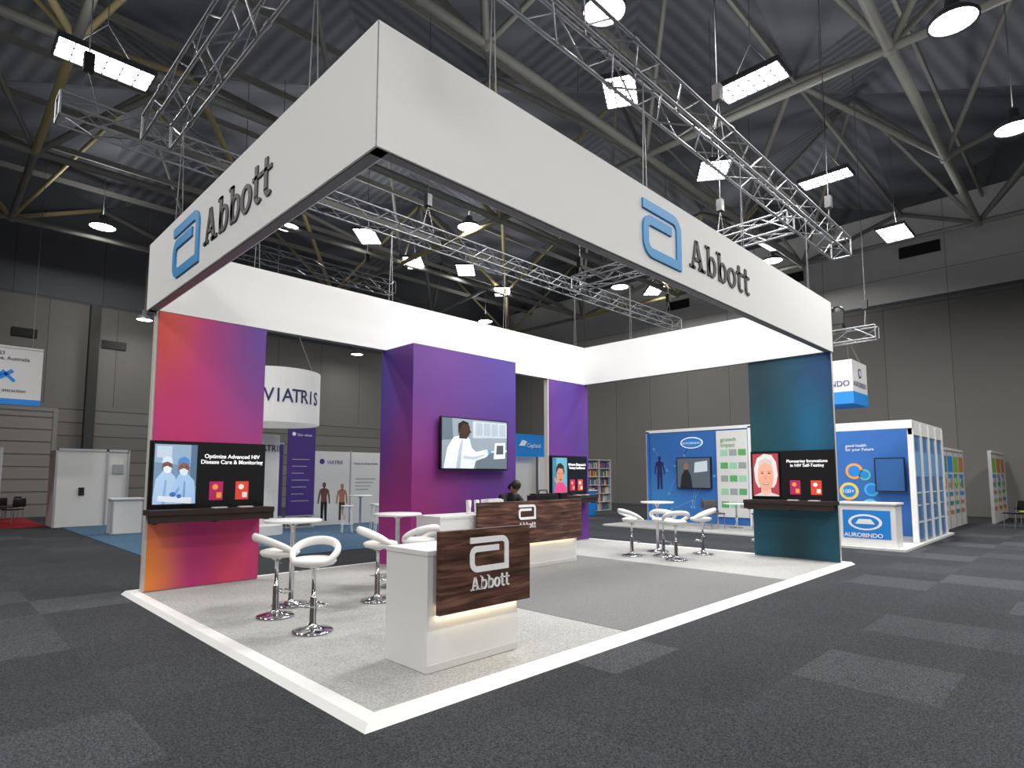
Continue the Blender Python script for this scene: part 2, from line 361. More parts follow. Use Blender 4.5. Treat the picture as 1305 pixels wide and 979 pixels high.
shelfm=mat("dark_walnut_shelf","#2f211d",.45,noise=.2,nscale=12)
def display(name,axis,u0,usplit,u1,plane,lines,pic,parent):
    fr=FY(u0,plane,0) if axis=='y' else FX(plane,u0,0)
    W=abs(u1-u0); S_=abs(usplit-u0)
    b=B()
    b.prism([(0,1.15),(W,1.15),(W,2.1),(0,2.1)],fr,black,.03)
    b.prism([(.03,1.2),(S_,1.2),(S_,2.07),(.03,2.07)],fr,blackp,.03,.03)
    b.prism([(-.04,1.08),(W+.03,1.08),(W+.03,1.15),(-.04,1.15)],fr,shelfm,.36)
    b.prism([(-.04,.98),(W+.03,.98),(W+.03,1.08),(-.04,1.08)],fr,shelfm,.03,.31)
    for q in (.02,W*.5,W-.06): b.prism([(q,.96),(q+.04,.96),(q+.04,1.08),(q,1.08)],fr,shelfm,.31)
    sc=em("%s_bg"%pic['bg'].lstrip('#'),pic['bg'],.5); b.prism([(.05,1.22),(S_-.02,1.22),(S_-.02,2.05),(.05,2.05)],fr,sc,.002,.06)
    w_=S_-.07; oo=0
    for it in pic['shapes']:
        k=it[0]; oo+=.0004
        if k=='p':
            c=it[1]; b.prism([(.05+a*w_,1.22+q*.83) for a,q in it[2]],fr,em("pic_"+c.lstrip('#'),c,.45),.0005,.062+oo)
        else:
            _,cx,cz,rx,rz,c=it[:6]; rot=it[6] if len(it)>6 else 0
            b.ell(.05+cx*w_,1.22+cz*.83,rx*w_,rz*.83,fr,em("pic_"+c.lstrip('#'),c,.45),.0005,.062+oo,rot=rot,n=26)
    for kx,c1,c2 in ((.28,"#b0245f","#f0a040"),(.66,"#d8483a","#e9e2dd")):
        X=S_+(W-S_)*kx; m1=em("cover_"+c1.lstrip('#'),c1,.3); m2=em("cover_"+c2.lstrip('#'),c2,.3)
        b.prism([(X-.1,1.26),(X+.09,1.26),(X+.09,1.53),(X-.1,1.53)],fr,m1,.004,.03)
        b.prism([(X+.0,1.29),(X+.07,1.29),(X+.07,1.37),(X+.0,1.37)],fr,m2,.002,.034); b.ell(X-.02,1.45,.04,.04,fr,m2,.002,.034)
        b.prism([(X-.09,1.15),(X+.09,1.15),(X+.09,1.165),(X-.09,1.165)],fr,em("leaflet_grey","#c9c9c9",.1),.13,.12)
    ob=b.done(name,None)
    O,U,V,N=[Vector(q) for q in fr]
    loc=O+U*(S_+(W-S_)*.5)+V*1.87+N*.034
    text(lines,loc,.082,scrw,ob,'-y' if axis=='y' else '-x',align='CENTER',bold=.001,xs=.98)
    return ob
lab={'bg':'#6f8ba6','shapes':[
 ('p','#8fa9c2',[(0,.7),(1,.62),(1,1),(0,1)]),('p','#b9c9d8',[(.05,.78),(.4,.76),(.4,.97),(.05,.97)]),('p','#56708c',[(.85,.3),(1,.3),(1,1),(.85,1)]),
 ('p','#a8c4e2',[(0,.12),(.05,.42),(.2,.55),(.36,.55),(.5,.45),(.55,.1),(.5,0),(0,0)]),('p','#86a6ca',[(.2,.0),(.26,.4),(.3,.4),(.28,0)]),
 ('e',.3,.63,.12,.105,'#7c5340'),('p','#c9dcf0',[(.17,.68),(.2,.77),(.3,.8),(.4,.77),(.43,.67),(.3,.71)]),('p','#dbe7f2',[(.21,.61),(.3,.64),(.41,.6),(.38,.53),(.3,.51),(.22,.54)]),('e',.25,.66,.018,.008,'#20160f'),('e',.36,.655,.018,.008,'#20160f'),
 ('p','#9ebfe4',[(.42,.0),(.46,.34),(.58,.5),(.8,.5),(.96,.38),(1,.0)]),('p','#7799c2',[(.68,0),(.7,.38),(.74,.38),(.75,0)]),('p','#7799c2',[(.48,.18),(.6,.3),(.6,.24),(.5,.12)]),
 ('e',.69,.6,.13,.11,'#85594a'),('p','#4f86c4',[(.54,.66),(.57,.76),(.68,.8),(.8,.76),(.84,.65),(.69,.7)]),('p','#cddff0',[(.58,.57),(.69,.6),(.8,.56),(.77,.49),(.69,.47),(.61,.5)]),('e',.63,.63,.02,.009,'#20160f'),('e',.75,.625,.02,.009,'#20160f'),
 ('p','#d9e2ea',[(.1,.05),(.9,.0),(.9,.1),(.12,.14)]),('e',.45,.16,.07,.04,'#3f6ea8'),('e',.6,.13,.06,.035,'#3f6ea8')]}
kid={'bg':'#5e97ad','shapes':[('p','#3f7088',[(0,0),(.3,0),(.25,1),(0,1)]),('p','#c9447a',[(.1,0),(.2,.22),(.45,.32),(.75,.28),(.95,.15),(1,0)]),('e',.52,.52,.25,.23,'#b98064'),('p','#2e201d',[(.24,.5),(.24,.7),(.36,.82),(.55,.85),(.74,.78),(.82,.6),(.78,.5),(.7,.68),(.4,.7),(.3,.6)]),('e',.42,.55,.035,.015,'#2a1d1a'),('e',.64,.55,.035,.015,'#2a1d1a'),('e',.53,.46,.03,.03,'#a86f55'),('e',.53,.37,.09,.022,'#8f3c3a'),('e',.2,.35,.06,.1,'#b98064',.5)]}
face={'bg':'#a83c4a','shapes':[('p','#d9d3ce',[(.08,.35),(.05,.65),(.18,.9),(.45,1),(.75,.97),(.92,.8),(.97,.5),(.9,.3),(.8,.2),(.2,.2)]),('p','#e9b9a6',[(.3,.0),(.32,.25),(.68,.25),(.72,0)]),('e',.5,.47,.31,.36,'#e2a58d'),('p','#c8beb8',[(.2,.6),(.25,.82),(.5,.9),(.75,.84),(.8,.6),(.7,.74),(.45,.79),(.3,.72)]),('p','#d5d0cc',[(0,0),(.3,.08),(.5,.02),(.72,.08),(1,.02),(1,0)]),
 ('e',.37,.54,.055,.014,'#3f3230'),('e',.64,.54,.055,.014,'#3f3230'),('e',.37,.585,.07,.009,'#a5786a'),('e',.64,.585,.07,.009,'#a5786a'),('e',.5,.43,.045,.05,'#cf8f79'),('e',.5,.29,.12,.026,'#b25458'),('e',.5,.295,.09,.01,'#f2e8e4'),('e',.3,.4,.07,.05,'#e6a08c'),('e',.7,.4,.07,.05,'#e6a08c')]}
display("shelf_display_unit",'y',.12,.73,1.70,5.866,"Optimize Advanced HIV\nDisease Care & Monitoring",lab,pL)
display("shelf_display_unit",'y',8.4,9.0,9.8,5.866,"Advance Diagnosis &\nTesting Confidence",kid,pR)
display("shelf_display_unit",'x',1.66,1.09,.1,9.806,"Pioneering Innovations\nin HIV Self-Testing",face,pT)

# big TV on tower
b=B(); x0_,x1_,zz0,zz1=4.42,6.08,1.72,2.68; y=4.98
b.box(x0_,x1_,y-.07,y-.02,zz0,zz1,blackp); b.box(4.9,5.6,y-.02,y+.02,1.95,2.45,blackp)
fr=FY(x0_+.025,y-.071,zz0+.03); w_=x1_-x0_-.05;h_=zz1-zz0-.05
b.prism([(0,0),(w_,0),(w_,h_),(0,h_)],fr,em("tv_grey","#8d9aa5",.32),.002)
oi=[0]
def sh(pts,c): oi[0]+=1; b.prism([(a*w_,q*h_) for a,q in pts],fr,em("pic_"+c.lstrip('#'),c,.36),.0006,.002+oi[0]*.0005)
sh([(.0,.55),(.16,.58),(.14,1),(0,1)],"#5f6d7a"); sh([(.45,.62),(1,.66),(1,.97),(.45,.97)],"#b9c3cb"); 
for k in range(4): sh([(.5+k*.125,.68),(.6+k*.125,.69),(.6+k*.125,.94),(.5+k*.125,.94)],"#a3aeb8")
sh([(.5,.0),(1,.0),(1,.36),(.45,.3)],"#66727e"); sh([(.45,.3),(1,.36),(1,.4),(.45,.34)],"#c5ccd2"); sh([(.78,.2),(.97,.22),(.97,.56),(.8,.54)],"#dfe3e6"); sh([(.82,.3),(.94,.31),(.94,.5),(.83,.49)],"#4a545e")
sh([(.02,0),(.46,0),(.5,.16),(.66,.24),(.72,.34),(.66,.4),(.5,.34),(.43,.42),(.4,.6),(.3,.68),(.16,.62),(.07,.4)],"#dbe2ea"); sh([(.2,.0),(.24,.4),(.28,.58),(.3,.58),(.28,.3),(.26,0)],"#aab6c4"); sh([(.3,.2),(.48,.18),(.64,.27),(.62,.3),(.46,.24),(.31,.26)],"#b4c0cc")
sh([(.24,.6),(.36,.6),(.38,.72),(.25,.74)],"#3a2822")
sh([(.23,.72),(.24,.88),(.3,.95),(.37,.93),(.4,.85),(.405,.78),(.425,.74),(.4,.71),(.39,.66),(.33,.64),(.27,.68)],"#3f2b24"); sh([(.23,.75),(.23,.9),(.3,.965),(.38,.93),(.38,.9),(.3,.9),(.27,.83)],"#1d1614")
b.ell(.71*w_,.35*h_,.03*w_,.045*h_,fr,em("pic_5f8fc0","#5f8fc0",.4),.001,.014)
b.done("wall_mounted_television",tower)

# ---------------- reception counters ----------------
led=mat("warm_led_strip","#ffe2a8",.5,emit=3)
def counter(name,cx0,cx1,cy0,cy1,top,wx0,wx1,wz0,wz1,sym):
    b=B()
    b.box(cx0,cx1,cy0,cy1,H,top-.04,white); b.box(cx0-.005,cx1+.005,cy0-.005,cy1+.005,top-.04,top,white)
    b.box(cx0,cx1,cy0-.004,cy0-.001,H+.0,H+.06,mat("kick_plinth","#d4d4d2"))
    ob=b.done(name,bevel=.004)
    b=B(); b.box(wx0,wx1,cy0-.11,cy0-.06,wz0,wz1,wood); 
    b.done("wood_fascia",ob,bevel=.003)
    b=B(); b.box(wx0+.06,wx1-.06,cy0-.06,cy0,wz0+.05,min(wz1-.04,top-.04),blackp); b.box(wx0+.05,wx1-.02,cy0-.05,cy0-.03,wz0+.02,wz0+.045,led)
    b.box(wx0+.05,wx1-.05,cy0-.05,cy0-.01,top-.04,wz1-.03,white); b.done("fascia_mount",ob)
    b=B(); sx,sw,sz,shh,tx,tw,tz,th=sym
    symbol(b,FY(sx,cy0-.11,sz),sw,shh,logow,.008); wordmark(b,FY(tx,cy0-.11,tz),tw,th,logow,.008); b.done("counter_logo",ob)
    return ob
counter("reception_counter",.82,1.84,.48,1.07,1.0,.86,1.90,.5,1.16,(1.17,.45,.8,.29,1.18,.45,.655,.11))
c2=counter("reception_counter",3.44,6.66,3.66,4.25,1.0,4.1,6.68,.48,1.19,(5.0,.42,.88,.25,5.0,.42,.74,.095))
for nm,sx,lx,ly,lz,en in (("counter_led_light",.95,1.36,.44,.49,1.0),("counter_led_light",2.4,5.4,3.62,.47,1.6)):
    lamp=bpy.data.lights.new("led","AREA"); lamp.shape='RECTANGLE'; lamp.size=sx; lamp.size_y=.03; lamp.energy=en; lamp.color=(1,.85,.62)
    lo=bpy.data.objects.new(nm,lamp); COL.objects.link(lo); lo.location=(lx,ly,lz)
cupm=mat("paper_cup_white","#e8e8e6",.5)
for x,yy in ((4.25,3.95),(4.38,3.9),(4.62,4.0),(4.9,3.95)):
    b=B(); b.lathe((x,yy,1.002),[(0,0),(.035,0),(.045,.2),(.04,.2),(.032,.02),(0,.02)],cupm,16); b.lathe((x,yy,1.2),[(.047,0),(.047,.012),(.03,.02),(0,.02)],cupm,16); b.done("paper_cup")
b=B(); b.box(4.5,4.85,3.75,3.88,1.002,1.22,cupm); b.box(4.52,4.83,3.77,3.86,1.22,1.235,mat("paper_grey","#bfc3c6",.6)); b.done("brochure_holder",bevel=.005)
b=B(); M=Matrix.Translation((6.0,3.9,1.003)); b.box(-.3,.3,-.12,.12,0,.26,blackp,M); b.box(-.26,.26,-.09,.09,.26,.29,black,M); b.sweep([M@Vector(p) for p in ((-.12,0,.28),(-.1,0,.35),(.1,0,.35),(.12,0,.28))],.012,.012,blackp); b.done("black_equipment_bag",bevel=.03)
b=B(); b.box(6.4,6.52,3.8,3.86,1.003,1.24,blackp); b.box(6.36,6.56,3.79,3.87,1.18,1.3,black); b.box(6.41,6.51,3.77,3.9,1.003,1.02,blackp); b.done("card_payment_terminal",bevel=.01)

# ---------------- stools & tables ----------------
def stool(x,y,ang,z0=H):
    b=B(); c=(x,y,z0)
    b.lathe(c,[(0,0),(.2,0),(.205,.01),(.19,.022),(.1,.04),(.045,.06),(.035,.09),(.032,.34),(.03,.345),(.02,.35),(.02,.62),(.05,.63),(.07,.66),(0,.66)],chrome,32)
    pts=[]
    for k in range(13):
        t=ang+math.pi+math.radians(-75+150*k/12); pts.append((x+.16*math.cos(t),y+.16*math.sin(t),z0+.27))
    pts=[(x+.02*math.cos(ang+math.pi-1.2),y+.02*math.sin(ang+math.pi-1.2),z0+.3)]+pts+[(x+.02*math.cos(ang+math.pi+1.2),y+.02*math.sin(ang+math.pi+1.2),z0+.3)]
    b.sweep(pts,.009,.009,chrome,8)
    b.tube((x,y,z0+.62),(x+.16*math.cos(ang+1.6),y+.16*math.sin(ang+1.6),z0+.6),.005,chrome)
    b.lathe((x-.03*math.cos(ang),y-.03*math.sin(ang),z0+.655),[(0,0),(.13,.0),(.19,.015),(.215,.045),(.21,.07),(.17,.085),(.1,.08),(0,.075)],leather,32,1,1.06,rot=ang)
    pts=[];ra=[];rb=[]
    for k in range(41):
        q=-140+280*k/40; a=math.radians(q); s_=max(0,math.cos(a*.64)); zz=.70+.185*(s_**1.2)
        R_=.2+.035*s_; pts.append((x+R_*math.cos(a+ang),y+R_*1.06*math.sin(a+ang),z0+zz)); ra.append(.03+.004*s_); rb.append(.026+.02*s_)
    b.sweep(pts,ra,rb,leather,14)
    return b.done("bar_stool")
def table(x,y,top=1.075,r=.34,z0=H):
    b=B(); b.lathe((x,y,z0),[(0,0),(.22,0),(.225,.008),(.21,.02),(.09,.035),(.04,.05),(.032,.08),(.03,top-z0-.08),(.06,top-z0-.06),(.12,top-z0-.035),(0,top-z0-.035)],chrome,32)
    b.lathe((x,y,top-.032),[(0,0),(r-.01,0),(r,.008),(r,.026),(r-.006,.032),(0,.032)],white,48)
    return b.done("round_bar_table")
for x,y,a in ((.81,3.26,170),(.80,2.35,45),(2.08,3.19,150),(2.7,3.15,275)): stool(x,y,math.radians(a))
table(1.2,3.72); table(2.82,3.85)
for x,y,a in ((7.97,3.32,150),(8.36,2.85,200),(8.05,2.4,230),(9.2,2.45,300)): stool(x,y,math.radians(a))
table(8.9,3.3,1.08,.34)

# ---------------- rigging trusses ----------------
CT=12.97
def truss(p0,p1,a=.36,seg=.5,r=.022,name="rigging_truss",hoists=()):
    b=B(); p0=Vector(p0);p1=Vector(p1);d=(p1-p0);L=d.length;d.normalize(); sd=d.cross(Vector((0,0,1))).normalized(); up=Vector((0,0,1))
    cor=[sd*i*a/2+up*j*a/2 for i,j in((-1,-1),(1,-1),(1,1),(-1,1))]
    for c in cor: b.tube(p0+c,p1+c,r,alu,8)
    n=max(1,int(L/seg))
    for k in range(n):
        q0=p0+d*L*k/n;q1=p0+d*L*(k+1)/n
        for i in range(4):
            j=(i+1)%4; A,C=(i,j) if k%2 else (j,i)
            b.tube(q0+cor[A],q1+cor[C],r*.5,alu,5)
    for q in (p0,p1):
        for i in range(4): b.tube(q+cor[i],q+cor[(i+1)%4],r*.8,alu,6)
    k=2.5
    while k<L:
        for c in cor: b.tube(p0+d*(k-.05)+c,p0+d*(k+.05)+c,r*1.5,alu,8)
        k+=2.5
    for (x,y) in hoists:
        z=p0.z+a/2; b.tube((x-.15,y,z-.02),(x,y,z+.5),.006,cable,4); b.tube((x+.15,y,z-.02),(x,y,z+.5),.006,cable,4); b.box(x-.06,x+.06,y-.06,y+.06,z+.5,z+.75,blackp); b.tube((x,y,z+.7),(x,y,CT),.01,cable,5)
    return b.done(name)
truss((1.0,.35,6.5),(11.7,.35,6.5),.38,hoists=((1.5,.35),(6,.35),(11,.35))); truss((-1.1,6.15,6.5),(15,6.15,6.5),.32,.42,.02,hoists=((-.8,6.15),(5,6.15),(10,6.15),(14.5,6.15)))
truss((0,-2.5,6.5),(0,5.9,6.5),.36,hoists=((0,1),)); truss((9.5,.6,6.5),(9.5,5.9,6.5),.34,hoists=((9.5,2),))
truss((3.0,13.5,8),(9,13.5,8),.4,.6,hoists=((4,13.5),(8,13.5))); t2=truss((16,.75,5.5),(16,4.5,5.5),.35,hoists=((16,1),(16,4)))
b=B(); 
b.box(15.85,16.15,1.55,1.85,5.7,5.85,blackp); b.box(15.83,15.9,1.5,1.9,5.85,6.2,blackp); b.lathe((16,1.7,5.95),[(0,0),(.12,0),(.16,.12),(.17,.35),(.12,.42),(0,.42)],blackp,20); b.done("moving_head_light",t2)

# ---------------- lamps ----------------
KL=.6
lampw=mat("led_panel_glow","#ffffff",.5,emit=16)
housing=mat("lamp_housing_grey","#6a6b6d",.4,.3)
def fill_uplight(x,y,z,P,ob):  # upward fill added to each fixture to brighten roof deck and upper walls
    l=bpy.data.lights.new("l","AREA"); l.shape='DISK'; l.size=.8; l.energy=P
    o=bpy.data.objects.new("added_fill_uplight",l); COL.objects.link(o); o.location=(x,y,z); o.rotation_euler=(math.pi,0,0); par(o,ob)
def highbay(x,y,z,w=1.5,d=.75,P=420,rz=0,top=CT,spread=170,up=.12):
    b=B(); M=Matrix.Translation((x,y,z))@Matrix.Rotation(rz,4,'Z')
    b.box(-w/2,w/2,-d/2,d/2,.05,.1,housing,M)
    for s_ in(-1,1):
        b.box(-w/2-.02,w/2+.02,s_*d/2-.015,s_*d/2+.015,-.0,.1,housing,M); b.box(s_*w/2-.015,s_*w/2+.015,-d/2,d/2,-.0,.1,housing,M)
    b.box(-w/2+.02,w/2-.02,-d/2+.02,d/2-.02,.03,.05,lampw,M)
    for k in range(1,6): q=-w/2+w*k/6; b.box(q-.008,q+.008,-d/2,d/2,0,.03,housing,M)
    for k in range(1,3): q=-d/2+d*k/3; b.box(-w/2,w/2,q-.008,q+.008,0,.03,housing,M)
    for s_ in(-1,1): b.tube(M@Vector((s_*w*.35,0,.1)),(x,y,z+.8),.008,cable,4)
    b.tube((x,y,z+.8),(x,y,top),.01,cable,4)
    ob=b.done("high_bay_light")
    if P:
        l=bpy.data.lights.new("l","AREA"); l.shape='RECTANGLE'; l.size=w*.9; l.size_y=d*.9; l.energy=P*KL; l.color=(1,.985,.96); l.spread=math.radians(spread)
        o=bpy.data.objects.new("lamp_emitter",l); COL.objects.link(o); o.location=(x,y,z-.03); o.rotation_euler=(0,0,rz); par(o,ob)
        fill_uplight(x,y,z+.12,P*KL*up,ob)
def bell(x,y,z,r=.32,P=0,top=CT,spread=170,up=.12):
    b=B(); b.lathe((x,y,z),[(r,0),(r+.03,-.01),(r+.03,.04),(r*.75,.16),(r*.35,.24),(r*.3,.42),(0,.44)],housing,24); b.lathe((x,y,z),[(0,.02),(r,.02)],lampw,24)
    b.tube((x,y,z+.4),(x,y,top),.012,cable,4); ob=b.done("bell_pendant_light")
    if P:
        l=bpy.data.lights.new("l","AREA"); l.shape='DISK'; l.size=r*1.8; l.energy=P*KL; l.color=(1,.98,.94); l.spread=math.radians(spread)
        o=bpy.data.objects.new("lamp_emitter",l); COL.objects.link(o); o.location=(x,y,z-.02); par(o,ob)
        fill_uplight(x,y,z+.5,P*KL*up,ob)
q=math.pi/4
for x,y,P,rz,w,d in ((-.17,8.93,420,.0,1.45,.65),(7.04,2.78,420,.5,.95,.62),(8.58,.88,420,q*2,1.2,.62),(11.12,2.89,420,.6,.95,.7),(13.5,1.11,420,q*2,1.15,.55)): highbay(x,y,9,w=w,d=d,P=P,rz=rz)
for x,y,P in ((5.18,1.8,300),(9.4,-2.1,400),(14,-2.47,400)): bell(x,y,9,.33,P)
for px,py in ((2.28,22.9),(7.22,17.98),(12.09,13.1),(22.1,13.2),(23.8,6.4),(21.8,22.8)): bell(px,py,11,.42,300,up=.3)
for px,py in ((9.85,16.6),(12.88,17.7),(15.09,16.8),(18.5,17.9),(23.8,12.3)): highbay(px,py,11,1.5,.8,300,q,up=.25)
for px,py in ((4.3,25),(14.4,25)): bell(px,py,8.2,.3,60)
for px,py in ((-6,-2),(-7,5),(-5,12),(-1,-7),(5,-7),(12,-8),(19,-7),(-9,-9),(20,1)): highbay(px,py,9.5,1.5,.8,650,0)  # fixtures added mostly out of view, to light the outer fascia faces

# ---------------- neighbouring stands (left) ----------------
wsh=mat("shell_scheme_white","#d9d8d6",.6,noise=.02); alup=mat("booth_aluminium","#b5b6b8",.4,.6)
navy=mat("navy_print","#20265c",.6); purp=mat("purple_banner_print","#3d2177",.6,emit=.05); skyb=mat("bright_blue_print","#1b7fd0",.6,emit=.1); grn=mat("green_print","#5aa866",.6); greyp=mat("grey_print","#9aa0a3",.6); yel=mat("yellow_print","#e8b21e",.6)
b=B(); b.box(1.2,3.6,10.3,20.0,0,.012,bluec); b.box(3.6,10,8.4,15.2,0,.012,bluec); b.done("blue_carpet_area")
b=B(); b.box(-4,.95,20.8,26.5,0,.012,redc); b.done("red_carpet_area")
b=B(); b.box(1.0,2.34,20.05,21.5,0.0,2.45,wsh); b.box(2.36,2.95,20.08,21.5,.0,2.45,wsh)
for x in (.99,2.34,2.95): b.box(x-.03,x+.03,20.02,20.08,0,2.5,alup)
b.box(.98,2.95,20.02,20.06,2.42,2.5,alup); b.box(1.6,1.75,20.01,20.05,1.0,1.25,blackp); b.box(2.5,2.8,20.03,20.08,1.7,2.0,greyp); b.done("storage_cabin")
b=B(); b.box(1.76,2.5,16.05,16.6,.02,.96,wsh); b.box(1.72,2.54,16.0,16.64,.96,1.0,white); 
for x in (1.76,2.5): b.box(x-.02,x+.02,16.03,16.07,.012,.96,alup)
b.done("info_counter")
b=B(); b.box(-3,-.3,20.6,20.7,0,2.45,wsh)
for x in (-3,-1.6,-.3): b.box(x-.03,x+.03,20.57,20.73,0,2.5,alup)
b.box(-3,-.3,20.58,20.72,2.43,2.5,alup); b.done("partition_panel")
b=B(); b.box(-1.6,.25,18,18.04,3.75,5.2,wsh); b.box(-1.6,.25,17.99,18.05,3.6,3.76,skyb); b.box(-1.6,.25,17.98,18.06,5.18,5.24,alup)
fr=FY(-.95,17.995,4.2); stroke(b,[(0,.4),(.3,.15),(.55,.35)],.1,fr,skyb,.01); stroke(b,[(.1,0),(.35,.3),(.6,.05)],.08,fr,skyb,.01)
for x in (-1.3,0): b.tube((x,18.02,5.2),(x,18.02,CT),.01,cable,4)
hb=b.done("hanging_banner"); text("IAS 2023\nBrisbane, Australia",(-1.1,17.985,4.98),.14,navy,hb); text("living attraction",(-.9,17.985,3.95),.13,navy,hb)
def chair(x,y,ang,m,z0=0,name="visitor_chair"):
    b=B(); M=Matrix.Translation((x,y,z0))@Matrix.Rotation(ang,4,'Z')
    for sx in(-.2,.2):
        b.tube(M@Vector((sx,.2,0)),M@Vector((sx,.18,.45)),.013,chrome,8); b.tube(M@Vector((sx,-.22,0)),M@Vector((sx,-.2,.45)),.013,chrome,8); b.tube(M@Vector((sx,-.2,.45)),M@Vector((sx,-.27,.85)),.013,chrome,8)
    b.box(-.22,.22,-.21,.22,.44,.48,m,M)
    P=[]; 
    for k in range(7):
        a=-.22+.44*k/6; P.append(M@Vector((a,-.25-.05*math.cos(a*6),.7)))
    b.sweep(P,.015,.15,m,8)
    return b.done(name,bevel=.008)
for x,y,a in ((-.0,24.5,0),(.4,25.6,1),(-1.1,25.2,2),(.3,23.3,.6)): chair(x,y,a,blackp,.013)
b=B(); cx_,cy_=4.66,12.57; R_=1.2
n=64
vs=[];fs=[]
for k in range(n):
    t=2*math.pi*k/n
    for z,rr in ((3.0,R_),(4.42,R_),(4.42,R_-.03),(3.0,R_-.03)): vs.append((cx_+rr*math.cos(t),cy_+rr*math.sin(t),z))
for k in range(n):
    j=(k+1)%n
    for i in range(4): fs.append((k*4+i,j*4+i,j*4+(i+1)%4,k*4+(i+1)%4))
b.add(vs,fs,fabric_white,False)
for t in (0,2,4): b.tube((cx_+R_*.98*math.cos(t),cy_+R_*.98*math.sin(t),4.42),(cx_,cy_,7),.01,cable,4)
b.tube((cx_,cy_,7),(cx_,cy_,CT),.01,cable,4)
drum=b.done("hanging_drum_sign")
def arctext(s,R,z,size,a0,da,m,parent,cx,cy,xs=1):
    for i,ch in enumerate(s):
        a=a0+i*da; text(ch,(cx+(R+.01)*math.cos(a),cy+(R+.01)*math.sin(a),z),size,m,parent,rotm=(math.pi/2,0,a+math.pi/2),align='CENTER',bold=.004,xs=xs)
arctext("VIATRIS",R_,3.52,.5,math.radians(-119),math.radians(11),navy,drum,cx_,cy_,.85)
b=B(); aa=math.radians(-129); fr=((cx_+R_*1.003*math.cos(aa),cy_+R_*1.003*math.sin(aa),3.45),(-math.sin(aa),math.cos(aa),0),(0,0,1),(math.cos(aa),math.sin(aa),0))
stroke(b,[(.06,.0),(-.06,.55)],.08,fr,yel,.01); b.done("yellow_slash",drum)
b=B(); b.lathe((4.7,13.3,.013),[(0,0),(.6,0),(.6,.25),(.45,.3),(.45,2.75),(0,2.75)],wsh,36,smooth=False); col=b.done("branded_round_column"); arctext("VIATRIS",.45,2.3,.24,math.radians(-145),math.radians(18),navy,col,4.7,13.3)
def banner(x0,x1,y,z0,z1,m,lines,name="purple_banner"):
    b=B(); b.box(x0,x1,y,y+.04,z0,z1,m); b.box(x0-.02,x1+.02,y-.01,y+.05,z1,z1+.04,alup); b.box(x0-.02,x1+.02,y-.01,y+.05,z0-.04,z0,alup)
    for x in(x0+.04,x1-.04): b.box(x-.015,x+.015,y+.04,y+.07,0.013,z1,alup)
    b.box(x0,x1,y-.1,y+.25,0.013,.04,alup)
    fr=FY(x0,y,z0); W=x1-x0; Hh=z1-z0
    for k in range(7):
        z=Hh*.6-k*Hh*.075; b.prism([(W*.16,z),(W*(.8-.1*(k%3)),z),(W*(.8-.1*(k%3)),z+.025),(W*.16,z+.025)],fr,greyp,.004)
    b.ell(W*.2,Hh*.88,.06,.06,fr,logow,.004)
    o=b.done(name); text(lines,(x0+W*.32,y-.006,z1-.14*Hh),.11,logow,o); return o
banner(5.98,6.88,14.5,.4,3.28,purp,"Our values"); banner(5.15,5.88,14.6,.4,2.6,purp,"VIATRIS")
b=B(); b.box(6.98,9.75,14.9,15.0,.013,2.44,wsh)
fr=FY(6.98,14.9,0)
fig=mat("figure_brown","#6b4436",.6); fig2=mat("figure_tan","#b0735a",.6)
def figure(b,x,z,s,m,fr,leg=None):
    leg=leg or m
    b.ell(x,z+1.57*s,.085*s,.115*s,fr,m,.004); b.prism([(x-.04*s,z+1.36*s),(x+.04*s,z+1.36*s),(x+.035*s,z+1.5*s),(x-.035*s,z+1.5*s)],fr,m,.004)
    b.prism([(x-.15*s,z+.8*s),(x+.15*s,z+.8*s),(x+.13*s,z+1.05*s),(x+.2*s,z+1.36*s),(x+.1*s,z+1.42*s),(x-.1*s,z+1.42*s),(x-.2*s,z+1.36*s),(x-.13*s,z+1.05*s)],fr,m,.004)
    b.prism([(x-.14*s,z),(x-.04*s,z),(x-.0*s,z+.82*s),(x-.15*s,z+.82*s)],fr,leg,.005); b.prism([(x+.05*s,z),(x+.15*s,z),(x+.15*s,z+.82*s),(x,z+.82*s)],fr,leg,.005)
    b.prism([(x+.24*s,z+.75*s),(x+.3*s,z+.75*s),(x+.27*s,z+1.1*s),(x+.21*s,z+1.36*s),(x+.16*s,z+1.3*s)],fr,m,.004); b.prism([(x-.3*s,z+.75*s),(x-.24*s,z+.75*s),(x-.16*s,z+1.3*s),(x-.21*s,z+1.36*s),(x-.27*s,z+1.1*s)],fr,m,.004)
figure(b,.45,.15,.75,fig,fr,black); figure(b,1.1,.15,.72,fig2,fr,mat("figure_dark","#4a2f28",.6))
b.ell(.35,2.1,.09,.09,fr,purp,.004)
for k in range(4): b.prism([(1.6,1.5-k*.12),(2.4-.1*k,1.5-k*.12),(2.4-.1*k,1.54-k*.12),(1.6,1.54-k*.12)],fr,greyp,.004)
for x in (0,1.4,2.77): b.prism([(x-.02,.013),(x+.02,.013),(x+.02,2.48),(x-.02,2.48)],fr,alup,.02)
gw=b.done("graphic_display_panel"); text("VIATRIS",(7.5,14.89,2.02),.17,purp,gw); text("Viatris in Global Health",(8.5,14.89,2.02),.1,purp,gw); 
def wirestool(x,y):
    b=B(); z=.013
    for k in range(4):
        a=k*math.pi/2+.4; b.tube((x+.2*math.cos(a),y+.2*math.sin(a),z),(x+.13*math.cos(a),y+.13*math.sin(a),.76),.011,white,6)
    b.lathe((x,y,.74),[(0,0),(.16,0),(.18,.015),(.17,.035),(0,.03)],white,24)
    b.sweep([(x+.18*math.cos(k*math.pi/8),y+.18*math.sin(k*math.pi/8),.25) for k in range(16)],.009,.009,white,6,True)
    return b.done("white_wire_stool")
